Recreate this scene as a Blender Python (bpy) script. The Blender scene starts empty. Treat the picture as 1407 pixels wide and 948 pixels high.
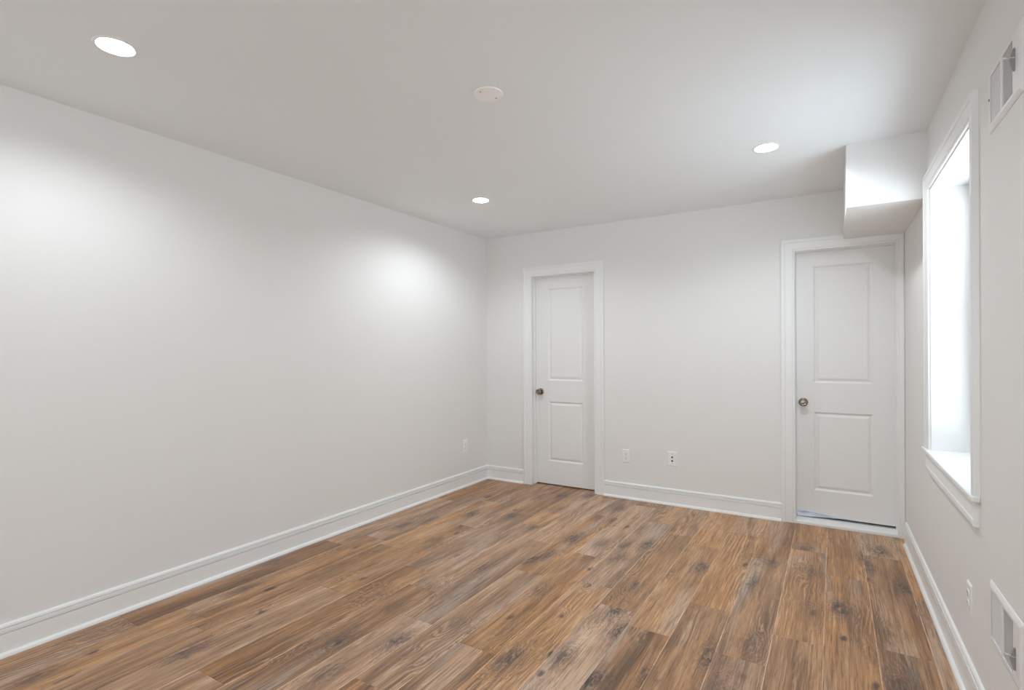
import bpy, bmesh, math, random
from mathutils import Matrix, Vector
S = bpy.context.scene
COL = S.collection

# ------------------------------------------------------------------ camera
CAM_H = 1.285
YAW, ROLL, FOC = 0.548, -0.00455, 723.93
HORIZON = 483.96
F0 = Vector((-math.sin(YAW), math.cos(YAW), 0)); R0 = Vector((math.cos(YAW), math.sin(YAW), 0)); U0 = Vector((0, 0, 1))
Rv = R0 * math.cos(ROLL) + U0 * math.sin(ROLL)
Uv = U0 * math.cos(ROLL) - R0 * math.sin(ROLL)
cam = bpy.data.cameras.new('camera')
cam.sensor_width = 36.0
cam.lens = FOC * 36.0 / 1407.0
cam.shift_y = (HORIZON - 474.0) / 1407.0
cam.clip_start = 0.02
co = bpy.data.objects.new('camera', cam)
COL.objects.link(co)
co.matrix_world = Matrix(((Rv.x, Uv.x, -F0.x, 0), (Rv.y, Uv.y, -F0.y, 0), (Rv.z, Uv.z, -F0.z, CAM_H), (0, 0, 0, 1)))
S.camera = co

# ------------------------------------------------------------------ room measures
XL, XR, YB, HC = -3.030, 0.414, 4.469, 2.438      # left wall, right wall (at the far corner), far wall, ceiling
AR = 0.009                                         # the right wall opens a hair towards the camera
YR = -2.60                                         # rear wall
W_S0, W_S1, W_Z0, W_Z1 = 1.063, 1.977, 0.755, 2.105   # window opening, measured along the right wall
W_DEPTH = 0.240                                    # how thick the right wall is

# ------------------------------------------------------------------ world and light levels
LAMP_STRENGTH = 110.0      # the lens as seen
LAMP_WATTS = 19.5          # the LED behind it: wide beam with a soft cut-off
SKY_STRENGTH = 2.3
GROUND_FILL = 6.3
LAMP_COL = (0.925, 1.0, 1.045)
world = bpy.data.worlds.new('overcast_sky'); S.world = world
world.use_nodes = True
wn, wl = world.node_tree.nodes, world.node_tree.links
bg = wn['Background']
bg.inputs['Strength'].default_value = 1.0
wt = wn.new('ShaderNodeTexCoord'); wz = wn.new('ShaderNodeSeparateXYZ'); wl.new(wt.outputs['Generated'], wz.inputs[0])
wr = wn.new('ShaderNodeMapRange'); wr.inputs['From Min'].default_value = -0.18; wr.inputs['From Max'].default_value = 0.10
wl.new(wz.outputs[2], wr.inputs['Value'])
wm = wn.new('ShaderNodeMix'); wm.data_type = 'RGBA'; wl.new(wr.outputs['Result'], wm.inputs['Factor'])
wm.inputs['A'].default_value = tuple(c * GROUND_FILL for c in (0.82, 0.91, 1.0)) + (1,)     # below the horizon, brightened to lift the ceiling; no ground is built
wm.inputs['B'].default_value = tuple(c * SKY_STRENGTH for c in (0.80, 0.90, 1.0)) + (1,)        # overcast sky, dimmed to keep the left wall from brightening
wl.new(wm.outputs['Result'], bg.inputs['Color'])
S.view_settings.view_transform = 'Standard'
S.view_settings.look = 'None'
S.view_settings.gamma = 1.0
S.view_settings.use_curve_mapping = False
S.view_settings.exposure = 0.26
S.cycles.max_bounces = 16
S.cycles.diffuse_bounces = 10
S.cycles.glossy_bounces = 6
S.cycles.transparent_max_bounces = 12
S.cycles.sample_clamp_indirect = 6.0
S.cycles.use_denoising = True

def rw(s, o, z):
    """right-wall frame: s along the wall from the far corner, o out into the room, z up"""
    return Vector((XR + math.sin(AR) * s - math.cos(AR) * o, YB - math.cos(AR) * s - math.sin(AR) * o, z))

def bw(x, o, z):          # far wall frame
    return Vector((x, YB - o, z))

def lw(y, o, z):          # left wall frame
    return Vector((XL + o, y, z))

# portals: where the sky gets in, through the window in view and one added behind the camera
def portal(name, c, into, w, h):
    pd = bpy.data.lights.new(name, 'AREA')
    pd.shape = 'RECTANGLE'; pd.size = w; pd.size_y = h
    pd.cycles.is_portal = True
    po = bpy.data.objects.new(name, pd); COL.objects.link(po)
    zx = -into; yx = Vector((0, 0, 1)); xx = yx.cross(zx)
    po.matrix_world = Matrix(((xx.x, yx.x, zx.x, c.x), (xx.y, yx.y, zx.y, c.y), (xx.z, yx.z, zx.z, c.z), (0, 0, 0, 1)))
portal('window_portal', rw((W_S0 + W_S1) / 2, -W_DEPTH - 0.02, (W_Z0 + W_Z1) / 2), Vector((-math.cos(AR), -math.sin(AR), 0)), W_S1 - W_S0, W_Z1 - W_Z0)
RX0, RX1, RZ0, RZ1 = -1.70, 0.25, 0.50, 2.10      # added fill-light window, unseen behind the camera
portal('fill_window_portal', Vector(((RX0 + RX1) / 2, YR - 0.17, (RZ0 + RZ1) / 2)), Vector((0, 1, 0)), RX1 - RX0, RZ1 - RZ0)

# ------------------------------------------------------------------ helpers
def link(o, parent=None):
    COL.objects.link(o)
    if parent: o.parent = parent
    return o

def mesh_obj(name, bm, mat, parent=None, smooth=False):
    bmesh.ops.recalc_face_normals(bm, faces=bm.faces)
    me = bpy.data.meshes.new(name)
    bm.to_mesh(me); bm.free()
    for m in (mat if isinstance(mat, (list, tuple)) else [mat]): me.materials.append(m)
    if smooth:
        for p in me.polygons: p.use_smooth = True
        try: me.set_sharp_from_angle(angle=math.radians(35))
        except Exception: pass
    return link(bpy.data.objects.new(name, me), parent)

def struct(name, bm, mat, label=None, smooth=False):
    o = mesh_obj(name, bm, mat, None, smooth); o['kind'] = 'structure'
    if label: o['label'] = label
    return o

def thing(name, label, cat, group=None, loc=(0, 0, 0)):
    o = bpy.data.objects.new(name, None); o.empty_display_size = 0.05
    link(o); o.location = loc
    o['label'] = label; o['category'] = cat
    if group: o['group'] = group
    return o

def frame_of(fn, a, z):
    """matrix of a wall-mounted thing: local x along the wall, local y out of it, local z up"""
    p = fn(a, 0, z); ex = (fn(a + 1, 0, z) - p); ey = (fn(a, 1, z) - p); ez = Vector((0, 0, 1))
    return Matrix(((ex.x, ey.x, ez.x, p.x), (ex.y, ey.y, ez.y, p.y), (ex.z, ey.z, ez.z, p.z), (0, 0, 0, 1)))

def box(bm, fn, a0, a1, o0, o1, z0, z1):
    v = [bm.verts.new(fn(a, o, z)) for a in (a0, a1) for o in (o0, o1) for z in (z0, z1)]
    for f in ((0, 1, 3, 2), (4, 6, 7, 5), (0, 4, 5, 1), (2, 3, 7, 6), (0, 2, 6, 4), (1, 5, 7, 3)):
        bm.faces.new([v[i] for i in f])
    return v

def ident(a, o, z): return Vector((a, o, z))

def bevel_all(bm, w, seg=2):
    bmesh.ops.bevel(bm, geom=list(bm.edges) + list(bm.verts), offset=w, segments=seg, profile=0.6, affect='EDGES', clamp_overlap=True)

def sweep(bm, rows, close=False):
    """rows: list of cross sections (lists of points, same length, closed profile) -> skin with end caps"""
    vs = [[bm.verts.new(p) for p in r] for r in rows]
    n = len(vs[0])
    for i in range(len(vs) - 1):
        for j in range(n):
            k = (j + 1) % n
            bm.faces.new((vs[i][j], vs[i][k], vs[i + 1][k], vs[i + 1][j]))
    bm.faces.new(vs[0][::-1]); bm.faces.new(vs[-1])

def lathe(bm, prof, axis_fn, seg=40):
    """prof: (r, h) pairs; axis_fn(x, h, z) maps to a point; open ends on the axis are closed"""
    rings = []
    for r, h in prof:
        if r < 1e-6: rings.append([bm.verts.new(axis_fn(0, h, 0))])
        else: rings.append([bm.verts.new(axis_fn(r * math.cos(2 * math.pi * i / seg), h, r * math.sin(2 * math.pi * i / seg))) for i in range(seg)])
    for A, B in zip(rings[:-1], rings[1:]):
        if len(A) == 1 and len(B) == 1: continue
        for i in range(seg):
            k = (i + 1) % seg
            if len(A) == 1: bm.faces.new((A[0], B[i], B[k]))
            elif len(B) == 1: bm.faces.new((A[i], B[0], A[k]))
            else: bm.faces.new((A[i], A[k], B[k], B[i]))

# ------------------------------------------------------------------ materials
def new_mat(name):
    m = bpy.data.materials.new(name); m.use_nodes = True
    nt = m.node_tree; b = nt.nodes['Principled BSDF']
    return m, nt, b

def srgb(r, g, b):
    f = lambda c: (c / 255.0) / 12.92 if c / 255.0 <= 0.04045 else ((c / 255.0 + 0.055) / 1.055) ** 2.4
    return (f(r), f(g), f(b), 1)

def paint(name, col, rough, bump=0.0, scale=220.0, spec=0.5, mottle=0.0):
    m, nt, b = new_mat(name)
    b.inputs['Base Color'].default_value = col
    b.inputs['Roughness'].default_value = rough
    b.inputs['Specular IOR Level'].default_value = spec
    tc = nt.nodes.new('ShaderNodeTexCoord')
    if mottle > 0:
        n2 = nt.nodes.new('ShaderNodeTexNoise'); n2.inputs['Scale'].default_value = 1.3; n2.inputs['Detail'].default_value = 3
        nt.links.new(tc.outputs['Object'], n2.inputs['Vector'])
        mx = nt.nodes.new('ShaderNodeMix'); mx.data_type = 'RGBA'
        mx.inputs['A'].default_value = col
        mx.inputs['B'].default_value = (col[0] * (1 - mottle), col[1] * (1 - mottle), col[2] * (1 - mottle), 1)
        nt.links.new(n2.outputs['Fac'], mx.inputs['Factor'])
        nt.links.new(mx.outputs['Result'], b.inputs['Base Color'])
    if bump > 0:
        n = nt.nodes.new('ShaderNodeTexNoise'); n.inputs['Scale'].default_value = scale; n.inputs['Detail'].default_value = 2
        nt.links.new(tc.outputs['Object'], n.inputs['Vector'])
        bp = nt.nodes.new('ShaderNodeBump'); bp.inputs['Strength'].default_value = bump; bp.inputs['Distance'].default_value = 0.001
        nt.links.new(n.outputs['Fac'], bp.inputs['Height'])
        nt.links.new(bp.outputs['Normal'], b.inputs['Normal'])
    return m

M_WALL = paint('wall_paint', (0.815, 0.808, 0.795, 1), 0.62, 0.12, 260, 0.3, 0.02)
M_CEIL = paint('ceiling_paint', (0.855, 0.886, 0.90, 1), 0.9, 0.10, 180, 0.2, 0.03)
M_TRIM = paint('trim_gloss_white', (0.845, 0.845, 0.84, 1), 0.32, 0.05, 90, 0.5)
M_DOOR = paint('door_satin_white', (0.83, 0.828, 0.82, 1), 0.38, 0.08, 120, 0.5)
M_PLASTIC = paint('white_plastic', (0.86, 0.86, 0.85, 1), 0.35)
M_COVER = paint('cover_enamel', (0.955, 0.935, 0.925, 1), 0.4)
M_VENT = paint('vent_enamel', (0.84, 0.82, 0.82, 1), 0.4)
M_VINYL = paint('window_vinyl', (0.88, 0.89, 0.9, 1), 0.35)
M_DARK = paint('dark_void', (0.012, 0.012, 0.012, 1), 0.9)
M_SLOT = paint('slot_black', (0.02, 0.02, 0.02, 1), 0.6)
M_SCREW = paint('screw_grey', (0.30, 0.29, 0.28, 1), 0.35)
M_CLOSET = paint('closet_dark_paint', (0.25, 0.25, 0.25, 1), 0.9)

def metal(name, col, rough):
    m, nt, b = new_mat(name)
    b.inputs['Base Color'].default_value = col
    b.inputs['Metallic'].default_value = 1.0
    b.inputs['Roughness'].default_value = rough
    return m
M_NICKEL = metal('satin_nickel', (0.30, 0.255, 0.20, 1), 0.13)
M_STEEL = metal('lever_steel', (0.75, 0.74, 0.72, 1), 0.3)

def glass():
    m, nt, b = new_mat('window_glass')
    nt.nodes.remove(b)
    out = nt.nodes['Material Output']
    t = nt.nodes.new('ShaderNodeBsdfTransparent'); g = nt.nodes.new('ShaderNodeBsdfGlossy'); g.inputs['Roughness'].default_value = 0.02
    lw_ = nt.nodes.new('ShaderNodeLayerWeight'); lw_.inputs['Blend'].default_value = 0.5
    pw = nt.nodes.new('ShaderNodeMath'); pw.operation = 'POWER'; nt.links.new(lw_.outputs['Facing'], pw.inputs[0]); pw.inputs[1].default_value = 5.0
    fr = nt.nodes.new('ShaderNodeMath'); fr.operation = 'MULTIPLY_ADD'; nt.links.new(pw.outputs[0], fr.inputs[0]); fr.inputs[1].default_value = 0.85; fr.inputs[2].default_value = 0.04
    mx = nt.nodes.new('ShaderNodeMixShader')
    t.inputs['Color'].default_value = (0.97, 0.985, 0.98, 1)
    nt.links.new(fr.outputs[0], mx.inputs[0]); nt.links.new(t.outputs[0], mx.inputs[1]); nt.links.new(g.outputs[0], mx.inputs[2])
    nt.links.new(mx.outputs[0], out.inputs['Surface'])
    return m
M_GLASS = glass()

def lamp_mat(name, k):
    m, nt, b = new_mat(name)
    b.inputs['Base Color'].default_value = (0.9, 0.9, 0.88, 1)
    b.inputs['Emission Color'].default_value = LAMP_COL + (1,)
    b.inputs['Emission Strength'].default_value = LAMP_STRENGTH * k
    return m
M_LED = lamp_mat('led_lens', 1.0)
M_LED_DIM = lamp_mat('led_lens_dimmer', 0.78)

def tape_mat():
    m, nt, b = new_mat('painters_tape')
    tc = nt.nodes.new('ShaderNodeTexCoord')
    n = nt.nodes.new('ShaderNodeTexNoise'); n.inputs['Scale'].default_value = 26; n.inputs['Detail'].default_value = 5
    mp = nt.nodes.new('ShaderNodeMapping'); mp.inputs['Scale'].default_value = (0.35, 1, 1.6)
    nt.links.new(tc.outputs['Object'], mp.inputs[0]); nt.links.new(mp.outputs[0], n.inputs['Vector'])
    cr = nt.nodes.new('ShaderNodeValToRGB')
    cr.color_ramp.elements[0].position = 0.35; cr.color_ramp.elements[0].color = srgb(170, 188, 212)
    cr.color_ramp.elements[1].position = 0.66; cr.color_ramp.elements[1].color = srgb(238, 243, 248)
    nt.links.new(n.outputs['Fac'], cr.inputs[0]); nt.links.new(cr.outputs[0], b.inputs['Base Color'])
    b.inputs['Roughness'].default_value = 0.6
    return m
M_TAPE = tape_mat()

def wood_mat():
    m, nt, b = new_mat('oak_plank_laminate')
    N = nt.nodes; L = nt.links
    def mth(op, a=None, bb=None, cc=None):
        n = N.new('ShaderNodeMath'); n.operation = op
        for i, v in enumerate((a, bb, cc)):
            if v is None: continue
            if isinstance(v, (int, float)): n.inputs[i].default_value = v
            else: L.new(v, n.inputs[i])
        return n.outputs[0]
    def mapr(v, a, bb, c0=0.0, c1=1.0, smooth=True):
        n = N.new('ShaderNodeMapRange'); n.clamp = True
        if smooth: n.interpolation_type = 'SMOOTHSTEP'
        L.new(v, n.inputs['Value'])
        n.inputs['From Min'].default_value = a; n.inputs['From Max'].default_value = bb
        n.inputs['To Min'].default_value = c0; n.inputs['To Max'].default_value = c1
        return n.outputs['Result']
    def mix(f, A, B, blend='MIX'):
        n = N.new('ShaderNodeMix'); n.data_type = 'RGBA'; n.blend_type = blend
        for k, v in (('Factor', f), ('A', A), ('B', B)):
            if isinstance(v, (int, float)): n.inputs[k].default_value = v
            elif isinstance(v, tuple): n.inputs[k].default_value = v
            else: L.new(v, n.inputs[k])
        return n.outputs['Result']
    uv = N.new('ShaderNodeUVMap'); uv.uv_map = 'plank'
    sp = N.new('ShaderNodeSeparateXYZ'); L.new(uv.outputs[0], sp.inputs[0])
    U, V = sp.outputs[0], sp.outputs[1]
    at = N.new('ShaderNodeAttribute'); at.attribute_name = 'tone'
    sa = N.new('ShaderNodeSeparateColor'); L.new(at.outputs['Color'], sa.inputs[0])
    T1, T2, T3 = sa.outputs[0], sa.outputs[1], sa.outputs[2]
    def vec(su, sv, w=0.0):
        c = N.new('ShaderNodeCombineXYZ'); L.new(mth('MULTIPLY', U, su), c.inputs[0]); L.new(mth('MULTIPLY', V, sv), c.inputs[1]); c.inputs[2].default_value = w
        return c.outputs[0]
    def noise(su, sv, detail=3, rough=0.55, dist=0.0, w=0.0):
        n = N.new('ShaderNodeTexNoise'); n.inputs['Scale'].default_value = 1.0
        n.inputs['Detail'].default_value = detail; n.inputs['Roughness'].default_value = rough; n.inputs['Distortion'].default_value = dist
        L.new(vec(su, sv, w), n.inputs['Vector']); return n.outputs['Fac']
    # knots: sparse cells, stretched along the plank
    def knots(su, sv, w, keep):
        v = N.new('ShaderNodeTexVoronoi'); v.feature = 'F1'; v.voronoi_dimensions = '3D'
        v.inputs['Scale'].default_value = 1.0; v.inputs['Randomness'].default_value = 0.9
        wob = N.new('ShaderNodeTexNoise'); wob.inputs['Scale'].default_value = 1.0; wob.inputs['Detail'].default_value = 3
        L.new(vec(48, 22, w), wob.inputs['Vector'])
        add = N.new('ShaderNodeVectorMath'); add.operation = 'MULTIPLY_ADD'
        L.new(wob.outputs['Color'], add.inputs[0]); add.inputs[1].default_value = (0.34, 0.34, 0.0); L.new(vec(su, sv, w), add.inputs[2])
        L.new(add.outputs[0], v.inputs['Vector'])
        sc = N.new('ShaderNodeSeparateColor'); L.new(v.outputs['Color'], sc.inputs[0])
        on = mth('LESS_THAN', sc.outputs[0], keep)
        return v.outputs['Distance'], on, sc.outputs[1]
    d1, on1, r1 = knots(6.0, 2.6, 3.0, 0.66)
    d2, on2, r2 = knots(10.0, 4.6, 8.0, 0.48)
    halo1 = mth('MULTIPLY', mapr(d1, 0.62, 0.0), on1)
    halo2 = mth('MULTIPLY', mapr(d2, 0.55, 0.0), on2)
    core1 = mth('MULTIPLY', mapr(d1, 0.30, 0.08), on1)
    brk = mapr(noise(70, 26, 3, 0.65, 0.6, 51.0), 0.62, 0.40)
    core1 = mth('MULTIPLY', core1, brk)
    core2 = mth('MULTIPLY', mapr(d2, 0.20, 0.06), on2)
    # growth rings flow along the plank and bend round the knots
    warp = noise(7.0, 0.9, 3, 0.5, 0.4, 5.0)
    warp2 = noise(24.0, 3.0, 2, 0.5, 0.3, 6.0)
    ph = mth('ADD', mth('MULTIPLY', U, 85.0), mth('MULTIPLY', warp, 17.0))
    ph = mth('ADD', ph, mth('MULTIPLY', warp2, 1.1))
    ph = mth('ADD', ph, mth('MULTIPLY', halo1, 9.0))
    ph = mth('ADD', ph, mth('MULTIPLY', halo2, 5.0))
    ring = mth('SINE', mth('MULTIPLY', ph, 6.2832 * 0.55))
    ring01 = mth('MULTIPLY_ADD', ring, 0.5, 0.5)
    fine = noise(330, 5.0, 3, 0.6, 0.3, 1.0)
    pores = noise(420, 16.0, 2, 0.7, 0.0, 2.0)
    blotch = noise(9.0, 1.5, 4, 0.6, 0.5, 9.0)
    strip = noise(17.0, 0.55, 2, 0.5, 0.2, 11.0)
    # base colour of each plank
    base = N.new('ShaderNodeValToRGB'); e = base.color_ramp.elements
    e[0].position = 0.0; e[0].color = srgb(92, 67, 47)
    e[1].position = 1.0; e[1].color = srgb(184, 155, 129)
    for p, c in ((0.30, srgb(126, 93, 66)), (0.60, srgb(152, 117, 87))):
        x = e.new(p); x.color = c
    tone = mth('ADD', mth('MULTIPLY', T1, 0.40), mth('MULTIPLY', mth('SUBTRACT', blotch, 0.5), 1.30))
    tone = mth('ADD', tone, mth('MULTIPLY', mth('SUBTRACT', strip, 0.5), 1.0))
    tone = mth('ADD', tone, 0.28)
    L.new(tone, base.inputs[0])
    col = mix(mth('MULTIPLY', mapr(strip, 0.46, 0.68), 0.46), base.outputs[0], srgb(168, 122, 80))     # honey sapwood strips
    grey = noise(6.0, 0.8, 3, 0.5, 0.3, 15.0)
    col = mix(mth('MULTIPLY', mapr(grey, 0.50, 0.72), 0.62), col, srgb(166, 148, 134))                # greyed, limed strips
    # rings
    ramt = mth('MULTIPLY', mapr(noise(5.0, 1.1, 2, 0.5, 0.0, 21.0), 0.47, 0.66), 0.85)
    ramt = mth('MAXIMUM', ramt, mth('MULTIPLY', halo1, 1.0))
    dark_ring = mth('MULTIPLY', mapr(ring01, 0.45, 0.04), ramt)
    col = mix(mth('MULTIPLY', dark_ring, 0.60), col, srgb(76, 54, 40))
    lite_ring = mth('MULTIPLY', mapr(ring01, 0.80, 1.0), ramt)
    col = mix(mth('MULTIPLY', lite_ring, 0.34), col, srgb(208, 180, 152))
    # streaks you can still see from across the room
    mid = noise(75, 2.2, 4, 0.62, 0.6, 41.0)
    mid2 = noise(120, 7.0, 3, 0.6, 0.5, 43.0)
    col = mix(mth('MULTIPLY', mapr(mid, 0.48, 0.32), 0.52), col, srgb(74, 52, 36))
    col = mix(mth('MULTIPLY', mapr(mid, 0.56, 0.74), 0.36), col, srgb(206, 180, 154))
    col = mix(mth('MULTIPLY', mapr(mid2, 0.46, 0.30), 0.50), col, srgb(62, 44, 32))
    # fine streaks
    col = mix(mth('MULTIPLY', mapr(fine, 0.52, 0.34), 0.46), col, srgb(72, 50, 36))
    col = mix(mth('MULTIPLY', mapr(fine, 0.56, 0.74), 0.35), col, srgb(206, 178, 150))
    col = mix(mth('MULTIPLY', mapr(pores, 0.40, 0.26), 0.45), col, srgb(58, 40, 30))
    # long dark mineral streaks
    streak = noise(30.0, 1.6, 4, 0.62, 0.8, 31.0)
    sm = mth('MULTIPLY', mapr(streak, 0.60, 0.70), mapr(noise(5, 1.2, 2, 0.5, 0, 33.0), 0.46, 0.62))
    col = mix(mth('MULTIPLY', sm, 0.62), col, srgb(62, 48, 42))
    # knots
    col = mix(mth('MULTIPLY', mapr(mth('MULTIPLY', d1, 1.0), 0.50, 0.15), mth('MULTIPLY', on1, 0.42)), col, srgb(92, 70, 58))
    col = mix(mth('MULTIPLY', core1, 0.92), col, srgb(42, 37, 42))
    col = mix(mth('MULTIPLY', core2, 0.85), col, srgb(46, 38, 38))
    smg = mth('MULTIPLY', mapr(noise(55, 4.5, 4, 0.68, 1.0, 53.0), 0.50, 0.64), mth('MAXIMUM', mth('MULTIPLY', halo1, 0.8), mth('MULTIPLY', halo2, 0.6)))
    col = mix(smg, col, srgb(56, 46, 44))
    hs = N.new('ShaderNodeHueSaturation'); L.new(col, hs.inputs['Color'])
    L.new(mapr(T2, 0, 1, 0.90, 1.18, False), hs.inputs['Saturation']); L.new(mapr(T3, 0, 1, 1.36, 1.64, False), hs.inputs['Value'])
    L.new(hs.outputs[0], b.inputs['Base Color'])
    L.new(mapr(fine, 0.3, 0.7, 0.40, 0.30, False), b.inputs['Roughness'])
    b.inputs['Specular IOR Level'].default_value = 0.5
    bp = N.new('ShaderNodeBump'); bp.inputs['Strength'].default_value = 0.35; bp.inputs['Distance'].default_value = 0.0008
    hgt = mth('ADD', mth('MULTIPLY', fine, 0.8), mth('MULTIPLY', ring01, 0.3))
    L.new(hgt, bp.inputs['Height']); L.new(bp.outputs[0], b.inputs['Normal'])
    return m
M_WOOD = wood_mat()

# ------------------------------------------------------------------ room shell
XOUT = XR + 0.30
YFAR = YB + 0.62      # dark closets beyond the doors
# floor: click planks laid along the room, each with a tiny eased edge
def build_floor():
    rnd = random.Random(11)
    PW, PL = 0.1975, 1.22
    known = {0: 2.763, -3: 3.59, -6: 2.53, -5: 2.395, -7: 2.721, -8: 3.09, -11: 2.20, -12: 2.38, -14: 2.56, -15: 1.406, -16: 1.20}
    bm = bmesh.new(); uvl = bm.loops.layers.uv.new('plank'); cl = bm.loops.layers.float_color.new('tone')
    EA = 0.0018
    k0 = math.floor((XL - 0.05 - 0.155) / PW); k1 = math.ceil((XOUT - 0.155) / PW)
    for k in range(k0, k1):
        x0, x1 = 0.155 + k * PW, 0.155 + (k + 1) * PW
        j = known.get(k, rnd.uniform(0, PL))
        y = j - math.ceil((j - YR + 0.1) / PL) * PL
        while y < YFAR:
            a, b2 = max(y, YR - 0.1), min(y + PL, YFAR)
            if b2 - a > 0.01:
                ou, ov = rnd.uniform(0, 60), rnd.uniform(0, 60)
                tone = (rnd.random(), rnd.random(), rnd.random(), 1)
                if k == -6 and abs(b2 - 2.53) < 0.02: tone = (1.0, 0.0, 0.9, 1)      # the pale grey board
                if k == 0 and abs(b2 - 2.763) < 0.02: tone = (0.0, 0.3, 0.0, 1)      # the dark board by the right wall
                if k == -8 and a > 3.0 and a < 3.2: tone = (0.95, 0.0, 0.9, 1)
                fl = rnd.choice((-1, 1))
                outer = [(x0, a), (x1, a), (x1, b2), (x0, b2)]
                inner = [(x0 + EA, a + EA), (x1 - EA, a + EA), (x1 - EA, b2 - EA), (x0 + EA, b2 - EA)]
                vo = [bm.verts.new((p[0], p[1], -0.0008)) for p in outer]
                vi = [bm.verts.new((p[0], p[1], 0.0)) for p in inner]
                fs = [bm.faces.new(vi)] + [bm.faces.new((vo[i], vo[(i + 1) % 4], vi[(i + 1) % 4], vi[i])) for i in range(4)]
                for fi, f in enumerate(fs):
                    edge = (1.9, tone[1], 1.0, 1) if fi in (2, 4) else tone  # long bevels lightened: the seam highlight is painted into the tone
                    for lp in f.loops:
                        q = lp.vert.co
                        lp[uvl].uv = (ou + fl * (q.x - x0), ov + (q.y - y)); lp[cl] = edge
            y += PL
    # sub-floor slab
    box(bm, ident, XL - 0.2, XOUT + 0.2, YR - 0.2, YFAR + 0.1, -0.15, -0.012)
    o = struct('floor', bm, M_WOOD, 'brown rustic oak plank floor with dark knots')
    return o
build_floor()

# ceiling sheet with a round cut-out for each recessed light, and a deck above it
LAMPS = ((-2.295, 0.915), (-2.278, 3.287), (-0.321, 3.302), (-0.321, 0.915), (-0.321, -1.46))
CUT_R, CUT_Q = 0.0635, 0.10
bm = bmesh.new()
cells = [(x - CUT_Q, x + CUT_Q, y - CUT_Q, y + CUT_Q, x, y) for x, y in LAMPS]
xs = sorted({XL - 0.2, XOUT + 0.2} | {c_[i] for c_ in cells for i in (0, 1)})
for x0, x1 in zip(xs[:-1], xs[1:]):
    mid = (x0 + x1) / 2
    ys = [YR - 0.2]
    for c_ in sorted((c_ for c_ in cells if c_[0] < mid < c_[1]), key=lambda c_: c_[2]): ys += [c_[2], c_[3]]
    ys.append(YFAR + 0.1)
    for y0, y1 in zip(ys[0::2], ys[1::2]): bm.faces.new([bm.verts.new(p) for p in ((x0, y0, HC), (x0, y1, HC), (x1, y1, HC), (x1, y0, HC))])
for x0, x1, y0, y1, x, y in cells:
    # the cell may be split in x by a neighbour's edges: build it by angle
    n = 64; inn = []; outr = []
    for i in range(n):
        th = 2 * math.pi * (i + 0.5) / n if False else 2 * math.pi * i / n
        cx, cy = math.cos(th), math.sin(th); m_ = CUT_Q / max(abs(cx), abs(cy))
        inn.append(bm.verts.new((x + CUT_R * cx, y + CUT_R * cy, HC))); outr.append(bm.verts.new((x + m_ * cx, y + m_ * cy, HC)))
    for i in range(n):
        k = (i + 1) % n; bm.faces.new((inn[i], outr[i], outr[k], inn[k]))
bmesh.ops.remove_doubles(bm, verts=bm.verts, dist=1e-5)
box(bm, ident, XL - 0.2, XOUT + 0.2, YR - 0.2, YFAR + 0.1, HC + 0.11, HC + 0.2)
struct('ceiling', bm, M_CEIL, 'flat white painted ceiling')
bm = bmesh.new(); box(bm, lw, YR - 0.2, YFAR + 0.1, -0.15, 0, -0.01, HC)
struct('wall_left', bm, M_WALL, 'long plain off-white wall on the left')
bm = bmesh.new()
for a0, a1, z0, z1 in ((XL - 0.1, RX0, -0.01, HC), (RX1, XOUT + 0.1, -0.01, HC), (RX0, RX1, -0.01, RZ0), (RX0, RX1, RZ1, HC)):
    box(bm, ident, a0, a1, YR - 0.15, YR, z0, z1)
struct('wall_rear', bm, M_WALL, 'off-white wall behind the camera')
bm = bmesh.new(); box(bm, ident, XL - 0.1, XOUT + 0.1, YFAR, YFAR + 0.1, -0.01, HC)
struct('wall_closet', bm, M_CLOSET, 'unlit back wall of the closets beyond the doors')

# door openings on the far wall (finished jamb faces)
D1 = dict(x0=-2.504, x1=-1.846, zt=2.020)
D2 = dict(x0=-0.253, x1=0.3775, zt=2.034)
JT = 0.016
WT = 0.125
bm = bmesh.new()
for a0, a1, z0, z1 in ((XL - 0.05, D1['x0'] - JT, -0.01, HC), (D1['x1'] + JT, D2['x0'] - JT, -0.01, HC),
                       (D1['x0'] - JT, D1['x1'] + JT, D1['zt'] + JT, HC), (D2['x0'] - JT, D2['x1'] + JT, D2['zt'] + JT, HC),
                       (D2['x1'] + JT, XOUT, -0.01, HC)):
    box(bm, bw, a0, a1, -WT, 0, z0, z1)
struct('wall_back', bm, M_WALL, 'far off-white wall with two white doors')

# right wall around the deep window and the two duct openings of the registers
VENTS = ((2.390, 2.075), (2.372, 0.444))
LT = 0.012      # jamb lining
SE = YB - YR + 0.1
HOLES = [(W_S0 - LT, W_S1 + LT, W_Z0 - 0.002, W_Z1 + LT)] + [(a - 0.142, a + 0.140, z - 0.080, z + 0.080) for a, z in VENTS]
bm = bmesh.new()
sc_ = sorted({-0.6, SE} | {h[0] for h in HOLES} | {h[1] for h in HOLES})
for a0, a1 in zip(sc_[:-1], sc_[1:]):
    mid = (a0 + a1) / 2
    zz = [-0.01]
    for h in sorted((h for h in HOLES if h[0] < mid < h[1]), key=lambda h: h[2]): zz += [h[2], h[3]]
    zz.append(HC)
    for z0, z1 in zip(zz[0::2], zz[1::2]): box(bm, rw, a0, a1, -W_DEPTH, 0, z0, z1)
struct('wall_right', bm, M_WALL, 'right-hand off-white wall with a deep window')

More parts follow.
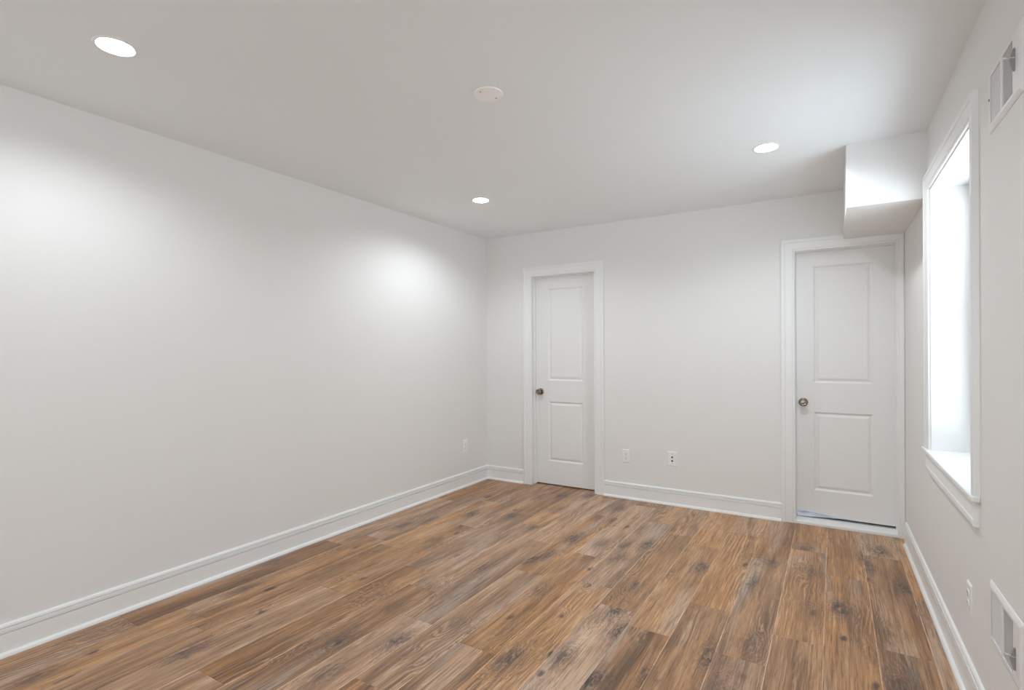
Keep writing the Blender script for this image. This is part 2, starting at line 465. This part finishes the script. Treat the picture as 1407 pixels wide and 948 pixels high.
# boxed-in soffit in the far right corner
SF_Y, SF_X, SF_Z = 3.495, 0.063, 2.084
bm = bmesh.new()
v = [bm.verts.new(p) for p in ((SF_X, SF_Y, SF_Z), (XR + 0.03, SF_Y, SF_Z), (XR + 0.03, YB + 0.02, SF_Z), (SF_X, YB + 0.02, SF_Z),
                               (SF_X, SF_Y, HC + 0.01), (XR + 0.03, SF_Y, HC + 0.01), (XR + 0.03, YB + 0.02, HC + 0.01), (SF_X, YB + 0.02, HC + 0.01))]
for f in ((0, 1, 2, 3), (7, 6, 5, 4), (0, 4, 5, 1), (1, 5, 6, 2), (2, 6, 7, 3), (3, 7, 4, 0)): bm.faces.new([v[i] for i in f])
eds = [e for e in bm.edges if {round(e.verts[0].co.y, 3), round(e.verts[1].co.y, 3)} == {SF_Y} or
       (abs(e.verts[0].co.z - SF_Z) < 1e-4 and abs(e.verts[1].co.z - SF_Z) < 1e-4 and abs(e.verts[0].co.x - SF_X) < 1e-4 and abs(e.verts[1].co.x - SF_X) < 1e-4)]
bmesh.ops.bevel(bm, geom=eds, offset=0.004, segments=3, profile=0.5, affect='EDGES')
struct('wall_soffit', bm, M_WALL, 'boxed-in soffit over the right-hand door', smooth=True)

# ------------------------------------------------------------------ mouldings
# casing profile: u outward from the inner edge, v out of the wall
CAS = [(0.0, 0.0), (0.0, 0.0085), (0.002, 0.0100), (0.010, 0.0108), (0.013, 0.0092), (0.016, 0.0120), (0.034, 0.0135), (0.060, 0.0152),
       (0.064, 0.0140), (0.067, 0.0172), (0.072, 0.0182), (0.086, 0.0182), (0.091, 0.0165), (0.092, 0.0)]

def casing(name, fn, a0, a1, zt, width, z0=0.0, right_max=None, flip=1, label=None, k=1.0):
    sc = width / 0.092
    pr = [(u * sc, v * k) for u, v in CAS]
    rmax = width if right_max is None else right_max
    bm = bmesh.new()
    rows = [[fn(a0 - u, v, z0) for u, v in pr], [fn(a0 - u, v, zt + u) for u, v in pr],
            [fn(a1 + min(u, rmax), v, zt + u) for u, v in pr], [fn(a1 + min(u, rmax), v, z0) for u, v in pr]]
    sweep(bm, rows)
    return struct(name, bm, M_TRIM, label)

casing('trim_1', bw, -2.4985, -1.852, 2.0145, 0.093, label='white moulded casing round the left door')
casing('trim_2', bw, -0.2465, 0.3715, 2.0275, 0.0925, right_max=XR - 0.3715 - 0.001, label='white moulded casing round the right door, under the soffit')

def jamb(name, D, label, stop_o, depth=WT):
    bm = bmesh.new()
    x0, x1, zt = D['x0'], D['x1'], D['zt']
    for a0, a1, z0, z1 in ((x0 - JT, x0, 0, zt + JT), (x1, x1 + JT, 0, zt + JT), (x0, x1, zt, zt + JT)):
        box(bm, bw, a0, a1, -depth, 0.0, z0, z1)
    st = 0.011
    for a0, a1, z0, z1 in ((x0, x0 + st, 0, zt), (x1 - st, x1, 0, zt), (x0 + st, x1 - st, zt - st, zt)):     # door stop
        box(bm, bw, a0, a1, -stop_o, -stop_o + 0.033, z0, z1)
    return struct(name, bm, M_TRIM, label)
REC = 0.078
jamb('trim_3', D1, 'white jamb and stop of the left door', REC)
jamb('trim_4', D2, 'white jamb and stop of the right door', REC)

# base boards
BASE = [(0.0, 0.0), (0.0140, 0.0), (0.0140, 0.0945), (0.0060, 0.0950), (0.0060, 0.0990), (0.0145, 0.1005), (0.0145, 0.1155), (0.0130, 0.1165),
        (0.0050, 0.1170), (0.0050, 0.1210), (0.0125, 0.1225), (0.0105, 0.1290), (0.0070, 0.1340), (0.0, 0.1360)]
SHOE = [(0.0145, 0.0)] + [(0.0145 + 0.0150 * math.cos(t * math.pi / 16), 0.0190 * math.sin(t * math.pi / 16)) for t in range(0, 9)]
def baseboard(name, fn, a0, a1, label, s0=None, s1=None, m0=0.0, m1=0.0):
    """m0, m1: mitre (offset along the wall per unit of thickness) at each end"""
    bm = bmesh.new()
    sweep(bm, [[fn(a0 + m0 * o, o, z) for o, z in BASE], [fn(a1 + m1 * o, o, z) for o, z in BASE]])
    b = struct(name, bm, M_TRIM, label)
    s0 = a0 if s0 is None else s0; s1 = a1 if s1 is None else s1
    bm = bmesh.new()
    sweep(bm, [[fn(s0 + m0 * o, o, z) for o, z in SHOE], [fn(s1 + m1 * o, o, z) for o, z in SHOE]])
    mesh_obj('shoe_moulding', bm, M_TRIM, b, smooth=True)
    return b
baseboard('baseboard_left', lw, YR, YB, 'white baseboard along the left wall', m1=-1.0)
baseboard('baseboard_back', bw, XL, -2.4985 - 0.0935, 'short white baseboard between the far left corner and the left door', m0=1.0)
baseboard('baseboard_back_middle', bw, -1.852 + 0.0935, -0.2465 - 0.093, 'white baseboard between the two doors')
baseboard('baseboard_right', rw, 0.075, SE - 0.1, 'white baseboard along the right wall', s0=0.165)

# ------------------------------------------------------------------ doors
def panel_door(name, x0, x1, z0, z1, o, thick, panels, label):
    """moulded two-panel slab; o = distance of its face behind the wall face"""
    bm = bmesh.new()
    px0, px1 = panels[0][0], panels[0][1]
    zs = [z0]
    for p in panels[::-1]: zs += [p[2], p[3]]
    zs += [z1]
    xs = [x0, px0, px1, x1]
    vg = {}
    def V(x, z, d=0.0):
        k = (round(x, 5), round(z, 5), round(d, 5))
        if k not in vg: vg[k] = bm.verts.new(bw(x, -o - d, z))
        return vg[k]
    for i in range(3):
        for j in range(len(zs) - 1):
            if i == 1 and j in (1, 3): continue
            bm.faces.new((V(xs[i], zs[j]), V(xs[i + 1], zs[j]), V(xs[i + 1], zs[j + 1]), V(xs[i], zs[j + 1])))
    for (a0, a1, b0, b1) in panels:
        prof = [(0.0, 0.0), (0.003, 0.0022), (0.009, 0.0080), (0.012, 0.0098), (0.017, 0.0098), (0.021, 0.0085), (0.033, 0.0036), (0.037, 0.0030)]
        for (i0, d0), (i1, d1) in zip(prof[:-1], prof[1:]):
            A = [(a0 + i0, b0 + i0), (a1 - i0, b0 + i0), (a1 - i0, b1 - i0), (a0 + i0, b1 - i0)]
            B = [(a0 + i1, b0 + i1), (a1 - i1, b0 + i1), (a1 - i1, b1 - i1), (a0 + i1, b1 - i1)]
            for k in range(4):
                l = (k + 1) % 4
                bm.faces.new((V(*A[k], d0), V(*A[l], d0), V(*B[l], d1), V(*B[k], d1)))
        i, d = prof[-1]
        bm.faces.new((V(a0 + i, b0 + i, d), V(a1 - i, b0 + i, d), V(a1 - i, b1 - i, d), V(a0 + i, b1 - i, d)))
    # edges and back
    c0 = [V(x0, z0), V(x1, z0), V(x1, z1), V(x0, z1)]
    bk = [bm.verts.new(bw(x, -o - thick, z)) for x, z in ((x0, z0), (x1, z0), (x1, z1), (x0, z1))]
    top = [V(x, z1) for x in xs]; bot = [V(x, z0) for x in xs]
    lef = [V(x0, z) for z in zs]; rig = [V(x1, z) for z in zs]
    bm.faces.new(bk[::-1])
    bm.faces.new(top + [bk[2], bk[3]]); bm.faces.new(bot[::-1] + [bk[0], bk[1]])
    bm.faces.new(lef + [bk[3], bk[0]]); bm.faces.new(rig[::-1] + [bk[1], bk[2]])
    return struct(name, bm, M_DOOR, label)

def knob(parent, x, z, o):
    """round passage knob on a door face that lies o behind the wall face"""
    ax = lambda a, h, b2: bw(x + a, -o + h, z + b2)
    bm = bmesh.new()
    lathe(bm, [(0, 0.0), (0.032, 0.0), (0.032, 0.003), (0.030, 0.006), (0.024, 0.009), (0.016, 0.0105), (0.0, 0.0105)], ax)
    h = mesh_obj('door_handle', bm, M_NICKEL, parent, True); h['label'] = 'satin nickel round door knob'
    bm = bmesh.new()
    lathe(bm, [(0, 0.010), (0.0125, 0.010), (0.0115, 0.018), (0.0118, 0.026), (0.016, 0.031), (0.0235, 0.036), (0.0270, 0.043), (0.0275, 0.049),
               (0.0258, 0.0545), (0.0225, 0.0580), (0.0185, 0.0592), (0.0165, 0.0575), (0.0140, 0.0572), (0.0060, 0.0590), (0.0, 0.0592)], ax)
    mesh_obj('knob', bm, M_NICKEL, h, True)
    return h

d1 = panel_door('door_1', D1['x0'] + 0.003, D1['x1'] - 0.003, 0.010, D1['zt'] - 0.003, REC, 0.035,
                [(-2.362, -2.000, 1.010, 1.898), (-2.362, -2.000, 0.230, 0.807)], 'narrow white two-panel door beside the far left corner')
knob(d1, -2.447, 0.900, REC)
d2 = panel_door('door_2', D2['x0'] + 0.003, D2['x1'] - 0.003, 0.052, D2['zt'] - 0.003, REC, 0.035,
                [(-0.128, 0.241, 1.046, 1.917), (-0.128, 0.241, 0.243, 0.828)], 'white two-panel door under the soffit in the far right corner')
knob(d2, -0.196, 0.898, REC)

# raised painted sill below the right-hand door, with leftover blue masking tape on the slab's foot
bm = bmesh.new()
TH = [(0.006, 0.0), (0.006, 0.016), (0.0, 0.022), (-REC + 0.004, 0.034), (-WT - 0.01, 0.034), (-WT - 0.01, 0.0)]
sweep(bm, [[bw(D2['x0'], o, z) for o, z in TH], [bw(D2['x1'], o, z) for o, z in TH]])
struct('trim_5', bm, M_TRIM, 'raised white painted sill under the right door')

bm = bmesh.new()
rnd = random.Random(4)
n = 26
rows = []
for i in range(n + 1):
    t = i / n
    x = D2['x0'] + 0.014 + t * 0.36
    top = 0.082 - 0.026 * t + rnd.uniform(-0.0015, 0.0015)
    low = 0.035 + 0.017 * min(1.0, t / 0.75) + (rnd.uniform(-0.001, 0.001) if 0 < t < 1 else 0)
    low = min(low, top - 0.003)
    of = -REC + 0.0012
    rows.append([bw(x, of, low), bw(x, of, top), bw(x, of - 0.0008, top), bw(x, of - 0.0008, low)])
sweep(bm, rows)
tp = mesh_obj('masking_tape', bm, M_TAPE)
tp['label'] = 'ragged strip of pale blue masking tape along the foot of the right door'; tp['category'] = 'tape'

# ------------------------------------------------------------------ window
casing('trim_6', rw, W_S0 - 0.006, W_S1 + 0.006, W_Z1 + 0.006, 0.082, z0=W_Z0 + 0.0205, k=1.15, label='white moulded casing round the window')
bm = bmesh.new()
for a0, a1, z0, z1 in ((W_S0 - LT, W_S0, W_Z0, W_Z1 + LT), (W_S1, W_S1 + LT, W_Z0, W_Z1 + LT), (W_S0, W_S1, W_Z1, W_Z1 + LT)):
    box(bm, rw, a0, a1, -W_DEPTH, 0.0, z0, z1)
struct('trim_7', bm, M_TRIM, 'deep white jamb lining of the window')
# stool: a board running back to the window, with horns in front of the casing
bm = bmesh.new()
out = [(W_S0, -W_DEPTH), (W_S0, 0.0), (0.935, 0.0), (0.935, 0.026), (2.070, 0.026), (2.070, 0.0), (W_S1, 0.0), (W_S1, -W_DEPTH)]
lo_ = [bm.verts.new(rw(a, o, W_Z0)) for a, o in out]; hi_ = [bm.verts.new(rw(a, o, W_Z0 + 0.0205)) for a, o in out]
bm.faces.new(lo_[::-1]); bm.faces.new(hi_)
for i in range(len(out)):
    k = (i + 1) % len(out); bm.faces.new((lo_[i], lo_[k], hi_[k], hi_[i]))
bm.edges.ensure_lookup_table()
ed = [e for e in bm.edges if all(v in lo_[2:6] or v in hi_[2:6] for v in e.verts) and not ({e.verts[0], e.verts[1]} <= {lo_[2], hi_[2]}) ]
bmesh.ops.bevel(bm, geom=ed, offset=0.005, segments=3, profile=0.5, affect='EDGES')
struct('trim_8', bm, M_TRIM, 'white window stool')
bm = bmesh.new()
AP = [(v, W_Z0 - 0.0005 - u * 0.98) for u, v in CAS]
sweep(bm, [[rw(1.000, o, z) for o, z in AP], [rw(2.048, o, z) for o, z in AP]])
struct('trim_9', bm, M_TRIM, 'white moulded apron under the window stool')

WF = 0.040
bm = bmesh.new()
FO0, FO1 = -W_DEPTH, -0.152
z0_, z1_ = W_Z0 + 0.0205, W_Z1
for a0, a1, b0, b1 in ((W_S0, W_S0 + WF, z0_, z1_), (W_S1 - WF, W_S1, z0_, z1_), (W_S0 + WF, W_S1 - WF, z1_ - WF, z1_), (W_S0 + WF, W_S1 - WF, z0_, z0_ + WF * 0.8)):
    box(bm, rw, a0, a1, FO0, FO1, b0, b1)
win = struct('window_1', bm, M_VINYL, 'white double-hung window set deep in the right wall')
zm = (z0_ + z1_) / 2
def sash(b0, b1, o0, o1):
    bm = bmesh.new(); r = 0.036
    a0, a1 = W_S0 + WF, W_S1 - WF
    for p in ((a0, a0 + r, b0, b1), (a1 - r, a1, b0, b1), (a0 + r, a1 - r, b0, b0 + r), (a0 + r, a1 - r, b1 - r, b1)):
        box(bm, rw, p[0], p[1], o0, o1, p[2], p[3])
    sh = mesh_obj('sash', bm, M_VINYL, win)
    bm = bmesh.new(); om = (o0 + o1) / 2
    box(bm, rw, a0 + r - 0.004, a1 - r + 0.004, om - 0.002, om + 0.002, b0 + r - 0.004, b1 - r + 0.004)
    mesh_obj('glass_pane', bm, M_GLASS, sh)
    return sh
lower = sash(z0_ + WF * 0.8, zm + 0.018, -0.190, -0.163)
upper = sash(zm - 0.018, z1_ - WF, -0.225, -0.197)
bm = bmesh.new()
am = (W_S0 + W_S1) / 2
box(bm, rw, am - 0.03, am + 0.03, -0.188, -0.168, zm + 0.018, zm + 0.026); box(bm, rw, am - 0.008, am + 0.022, -0.183, -0.165, zm + 0.026, zm + 0.034)
bevel_all(bm, 0.002)
mesh_obj('sash_lock', bm, M_VINYL, win)

# unseen window added behind the camera to light the far wall frontally
bm = bmesh.new()
xm = (RX0 + RX1) / 2
for a0, a1, z0, z1 in ((RX0, RX0 + 0.05, RZ0, RZ1), (RX1 - 0.05, RX1, RZ0, RZ1), (RX0 + 0.05, RX1 - 0.05, RZ0, RZ0 + 0.05), (RX0 + 0.05, RX1 - 0.05, RZ1 - 0.05, RZ1), (xm - 0.03, xm + 0.03, RZ0 + 0.05, RZ1 - 0.05)):
    box(bm, ident, a0, a1, YR - 0.13, YR - 0.06, z0, z1)
fill_win = struct('added_fill_window', bm, M_VINYL, 'added white window in the rear wall, unseen, for frontal fill light')
for a0, a1 in ((RX0 + 0.046, xm - 0.026), (xm + 0.026, RX1 - 0.046)):
    bm = bmesh.new(); box(bm, ident, a0, a1, YR - 0.098, YR - 0.092, RZ0 + 0.046, RZ1 - 0.046)
    mesh_obj('glass_pane', bm, M_GLASS, fill_win)

# ------------------------------------------------------------------ recessed ceiling lights
REC_L = 0.022      # how far the lens sits up inside its white cone
def downlight(x, y, label, led=M_LED):
    t = thing('recessed_light', label, 'ceiling light', 'recessed ceiling lights', (x, y, HC))
    ax = lambda a, h, b2: Vector((a, b2, -h))
    bm = bmesh.new()
    lathe(bm, [(0.0535, -REC_L - 0.004), (0.0535, -REC_L), (0.0582, -0.003), (0.0592, 0.0020), (0.0610, 0.0034), (0.0650, 0.0036), (0.0705, 0.0022), (0.0720, 0.0008), (0.0720, 0.0), (0.0625, 0.0), (0.0615, -REC_L - 0.004)], ax, 64)
    mesh_obj('trim_ring', bm, M_PLASTIC, t, True)
    bm = bmesh.new()
    lathe(bm, [(0.0615, -REC_L - 0.006), (0.0615, -REC_L - 0.002), (0.0533, -REC_L - 0.002), (0.0533, -REC_L), (0.0, -REC_L + 0.0006)], ax, 64)
    ln = mesh_obj('lens', bm, led, t, True); ln['label'] = 'glowing white lens'
    sd = bpy.data.lights.new('led_beam', 'SPOT')
    sd.energy = LAMP_WATTS * (0.78 if led is M_LED_DIM else 1.0); sd.color = LAMP_COL; sd.shadow_soft_size = 0.028
    sd.spot_size = math.radians(158); sd.spot_blend = 0.60
    so = link(bpy.data.objects.new('led_beam', sd), t); so.location = (0, 0, -0.006)
    bm = bmesh.new()
    lathe(bm, [(0.0, -0.100), (0.0628, -0.100), (0.0628, -0.0005)], ax, 40)
    mesh_obj('housing', bm, M_CLOSET, t, True)
    return t
downlight(-2.295, 0.915, 'lit round recessed light at the upper left, largest in view', M_LED_DIM)
downlight(-2.278, 3.287, 'lit round recessed light near the far left corner, above the left door')
downlight(-0.321, 3.302, 'lit round recessed light beside the soffit, above the right door')
for x, y in LAMPS[3:]:  # unseen lights, added to bring up the room's light
    downlight(x, y, 'added round recessed light, unseen, overhead or behind the camera')

# blank round cover plate in the middle of the ceiling
t = thing('ceiling_cover_plate', 'blank round white cover plate with two screws in the middle of the ceiling', 'cover plate', None, (-1.309, 1.953, HC))
ax = lambda a, h, b2: Vector((a, b2, -h))
bm = bmesh.new()
lathe(bm, [(0.065, 0.0), (0.065, 0.003), (0.0635, 0.0048), (0.060, 0.0055), (0.0, 0.0055)], ax, 64)
mesh_obj('plate', bm, M_COVER, t, True)
for dx, dy in ((-0.0150, -0.0420), (0.0130, 0.0430)):
    bm = bmesh.new()
    lathe(bm, [(0.0, 0.0050), (0.0042, 0.0055), (0.0036, 0.0068), (0.0, 0.0074)], lambda a, h, b2: Vector((a + dx, b2 + dy, -h)), 16)
    mesh_obj('screw', bm, M_SCREW, t, True)

# ------------------------------------------------------------------ wall plates and registers
class Mount:
    """something screwed to a wall at (a, z); points are given relative to that spot"""
    def __init__(self, fn, a, z): self.fn, self.a, self.z, self.p = fn, a, z, fn(a, 0, z)
    def __call__(self, da, o, dz): return self.fn(self.a + da, o, self.z + dz) - self.p

def ring_plate(bm, M, w, h, prof):
    """rectangular plate: (inset, height) rings, last ring filled"""
    rings = [[bm.verts.new(M(sx * (w - i), o, sz * (h - i))) for sx, sz in ((-1, -1), (1, -1), (1, 1), (-1, 1))] for i, o in prof]
    for A, B in zip(rings[:-1], rings[1:]):
        for i in range(4):
            k = (i + 1) % 4; bm.faces.new((A[i], A[k], B[k], B[i]))
    bm.faces.new(rings[0][::-1]); bm.faces.new(rings[-1])

def screw(M, par, da, dz, o, mat, r=0.0035):
    bm = bmesh.new()
    lathe(bm, [(0.0, o - 0.001), (r, o - 0.001), (r, o + 0.0006), (r * 0.6, o + 0.0014), (0.0, o + 0.0016)], lambda a, h, b2: M(da + a, h, dz + b2), 14)
    return mesh_obj('screw', bm, mat, par, True)

PLATE = [(0, 0), (0, 0.0022), (0.0012, 0.0040), (0.0040, 0.0056), (0.0080, 0.0060)]
def outlet(fn, a, z, label):
    M = Mount(fn, a, z)
    t = thing('wall_outlet', label, 'outlet', 'duplex wall outlets', M.p)
    bm = bmesh.new(); ring_plate(bm, M, 0.035, 0.0575, PLATE); mesh_obj('cover_plate', bm, M_PLASTIC, t)
    for sz in (1, -1):
        bm = bmesh.new(); n = 28; top = []; bot = []
        for i in range(n):
            th = 2 * math.pi * i / n
            px = 0.0172 * math.cos(th); pz = max(-0.0140, min(0.0140, 0.0172 * math.sin(th))) + sz * 0.0195
            bot.append(bm.verts.new(M(px, 0.0055, pz))); top.append(bm.verts.new(M(px * 0.95, 0.0082, sz * 0.0195 + (pz - sz * 0.0195) * 0.95)))
        bm.faces.new(top); bm.faces.new(bot[::-1])
        for i in range(n):
            k = (i + 1) % n; bm.faces.new((bot[i], bot[k], top[k], top[i]))
        r = mesh_obj('receptacle', bm, M_PLASTIC, t)
        bm = bmesh.new()
        for dx, hh in ((-0.0065, 0.0042), (0.0065, 0.0034)):
            box(bm, M, dx - 0.0011, dx + 0.0011, 0.0078, 0.0085, sz * 0.0195 + 0.003 - hh, sz * 0.0195 + 0.003 + hh)
        lathe(bm, [(0.0, 0.0078), (0.0026, 0.0078), (0.0026, 0.0085), (0.0, 0.0085)], lambda a_, h_, b_: M(a_, h_, sz * 0.0195 - 0.0078 + b_), 12)
        sl = mesh_obj('slots', bm, M_SLOT, r); sl['label'] = 'dark contact slots'
    screw(M, t, 0, 0, 0.0060, M_PLASTIC)
    return t
outlet(lw, 4.087, 0.387, 'white duplex outlet on the left wall near the far corner')
outlet(bw, -1.557, 0.3705, 'white duplex outlet on the far wall just right of the left door')
outlet(rw, 1.908, 0.360, 'white duplex outlet on the right wall below the near end of the window')

M = Mount(bw, -1.1575, 0.385)
t = thing('cable_wall_plate', 'white wall plate with two black cable sockets between the two doors', 'wall plate', None, M.p)
bm = bmesh.new(); ring_plate(bm, M, 0.0405, 0.0595, PLATE); mesh_obj('cover_plate', bm, M_PLASTIC, t)
for dz in (0.0145, -0.0165):
    bm = bmesh.new()
    lathe(bm, [(0.0, 0.0055), (0.0075, 0.0055), (0.0075, 0.0085), (0.0058, 0.0090), (0.0, 0.0090)], lambda a_, h_, b_: M(a_, h_, dz + b_), 20)
    k = mesh_obj('cable_socket', bm, M_SLOT, t, True); k['label'] = 'black round cable socket'
for dz in (0.0415, -0.0425): screw(M, t, 0, dz, 0.0060, M_SCREW, 0.0032)

def register(a, z, label, lever_dz, screw_mat):
    M = Mount(rw, a, z)
    t = thing('air_register', label, 'vent', None, M.p)
    W2, H2, HO = 0.168, 0.098, 0.075
    ops = ((-0.138, -0.024), (-0.010, 0.096))
    slot = (0.112, 0.121, lever_dz - 0.030, lever_dz + 0.030)
    FO = 0.0075
    bm = bmesh.new()
    outer = [(0.0, 0.0), (0.0, 0.0018), (0.004, 0.0042), (0.014, FO)]
    rings = [[bm.verts.new(M(sx * (W2 - i), o, sz * (H2 - i))) for sx, sz in ((-1, -1), (1, -1), (1, 1), (-1, 1))] for i, o in outer[:-1]]
    xs = sorted({-(W2 - 0.014), W2 - 0.014, slot[0], slot[1]} | {v for p in ops for v in p})
    zs = sorted({-(H2 - 0.014), H2 - 0.014, -HO, HO, slot[2], slot[3]})
    vg = {}
    def V(x, zz, o=FO):
        key = (round(x, 5), round(zz, 5), round(o, 5))
        if key not in vg: vg[key] = bm.verts.new(M(x, o, zz))
        return vg[key]
    def hole(x, zz):
        return any(p[0] < x < p[1] and -HO < zz < HO for p in ops) or (slot[0] < x < slot[1] and slot[2] < zz < slot[3])
    for x0, x1 in zip(xs[:-1], xs[1:]):
        for za, zb in zip(zs[:-1], zs[1:]):
            if not hole((x0 + x1) / 2, (za + zb) / 2): bm.faces.new((V(x0, za), V(x1, za), V(x1, zb), V(x0, zb)))
    for A, B in zip(rings[:-1], rings[1:]):
        for i in range(4):
            k = (i + 1) % 4; bm.faces.new((A[i], A[k], B[k], B[i]))
    # join the sloped border to the flat face
    bx, bz = W2 - 0.014, H2 - 0.014
    bot = [V(x, -bz) for x in xs]; rig = [V(bx, q) for q in zs]; top = [V(x, bz) for x in xs]; lef = [V(-bx, q) for q in zs]
    R = rings[-1]
    bm.faces.new([R[0], R[1]] + bot[::-1]); bm.faces.new([R[1], R[2]] + rig[::-1]); bm.faces.new([R[2], R[3]] + top); bm.faces.new([R[3], R[0]] + lef)
    # returns of the openings
    for (x0, x1, za, zb) in [(p[0], p[1], -HO, HO) for p in ops] + [slot]:
        q = [(x0, za), (x1, za), (x1, zb), (x0, zb)]
        for i in range(4):
            A, B = q[i], q[(i + 1) % 4]
            pts = [u for u in ([(x, A[1]) for x in xs if min(A[0], B[0]) <= x <= max(A[0], B[0])] if A[1] == B[1] else [(A[0], y) for y in zs if min(A[1], B[1]) <= y <= max(A[1], B[1])])]
            for u, w in zip(pts[:-1], pts[1:]): bm.faces.new((V(*u), V(*w), V(w[0], w[1], -0.002), V(u[0], u[1], -0.002)))
    mesh_obj('flange', bm, M_VENT, t)
    # duct behind
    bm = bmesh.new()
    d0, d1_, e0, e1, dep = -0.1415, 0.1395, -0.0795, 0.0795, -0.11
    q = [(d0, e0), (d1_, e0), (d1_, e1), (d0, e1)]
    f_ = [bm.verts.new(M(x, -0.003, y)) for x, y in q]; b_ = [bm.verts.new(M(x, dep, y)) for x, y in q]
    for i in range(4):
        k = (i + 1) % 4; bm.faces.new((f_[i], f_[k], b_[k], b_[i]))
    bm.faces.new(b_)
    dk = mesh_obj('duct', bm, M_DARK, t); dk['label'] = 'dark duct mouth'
    for (x0, x1), tilt in zip(ops, (0.010, -0.014)):
        bm = bmesh.new(); n = 8 if tilt > 0 else 8
        for i in range(n):
            c_ = x0 + (x1 - x0) * (i + 0.5) / n
            th = 0.0006
            ft, fb = 0.0055, -0.016
            p0, p1 = c_, c_ + tilt
            for e_ in (0,):
                vs = [bm.verts.new(M(px + sg * th, o, zz)) for px, o in ((p0, ft), (p1, fb)) for sg in (-1, 1) for zz in (-HO, HO)]
                for f in ((0, 1, 3, 2), (4, 6, 7, 5), (0, 4, 5, 1), (2, 3, 7, 6), (0, 2, 6, 4), (1, 5, 7, 3)): bm.faces.new([vs[j] for j in f])
        mesh_obj('louvers', bm, M_VENT, t)
    bm = bmesh.new()
    lathe(bm, [(0.0, -0.004), (0.0022, -0.004), (0.0022, 0.020), (0.0040, 0.022), (0.0040, 0.030), (0.0020, 0.032), (0.0, 0.032)],
          lambda a_, h_, b2: M(0.1165 + a_, h_, lever_dz + 0.004 + b2 + 0.15 * max(h_, 0)), 14)
    lv = mesh_obj('damper_lever', bm, M_STEEL, t, True); lv['label'] = 'small metal damper lever'
    bm = bmesh.new()
    vs = [bm.verts.new(M(da, o, lever_dz + dz)) for da in (0.1145, 0.1185) for o, dz in ((FO - 0.003, -0.034), (FO + 0.004, -0.030), (FO + 0.012, 0.0), (FO + 0.004, 0.030), (FO - 0.003, 0.034))]
    bm.faces.new(vs[:5]); bm.faces.new(vs[5:][::-1])
    for i in range(5):
        k = (i + 1) % 5; bm.faces.new((vs[i], vs[k], vs[5 + k], vs[5 + i]))
    fn_ = mesh_obj('lever_plate', bm, M_SCREW, lv); fn_['label'] = 'dark pivot plate'
    screw(M, t, -0.150, 0.006, FO, screw_mat, 0.0042)
    screw(M, t, 0.146, 0.006, FO, M_VENT, 0.0042)
    return t
register(VENTS[0][0], VENTS[0][1], 'white two-way air register high on the right wall beside the window', 0.010, M_SLOT)
register(VENTS[1][0], VENTS[1][1], 'white two-way air register low on the right wall above the baseboard', -0.020, M_VENT)
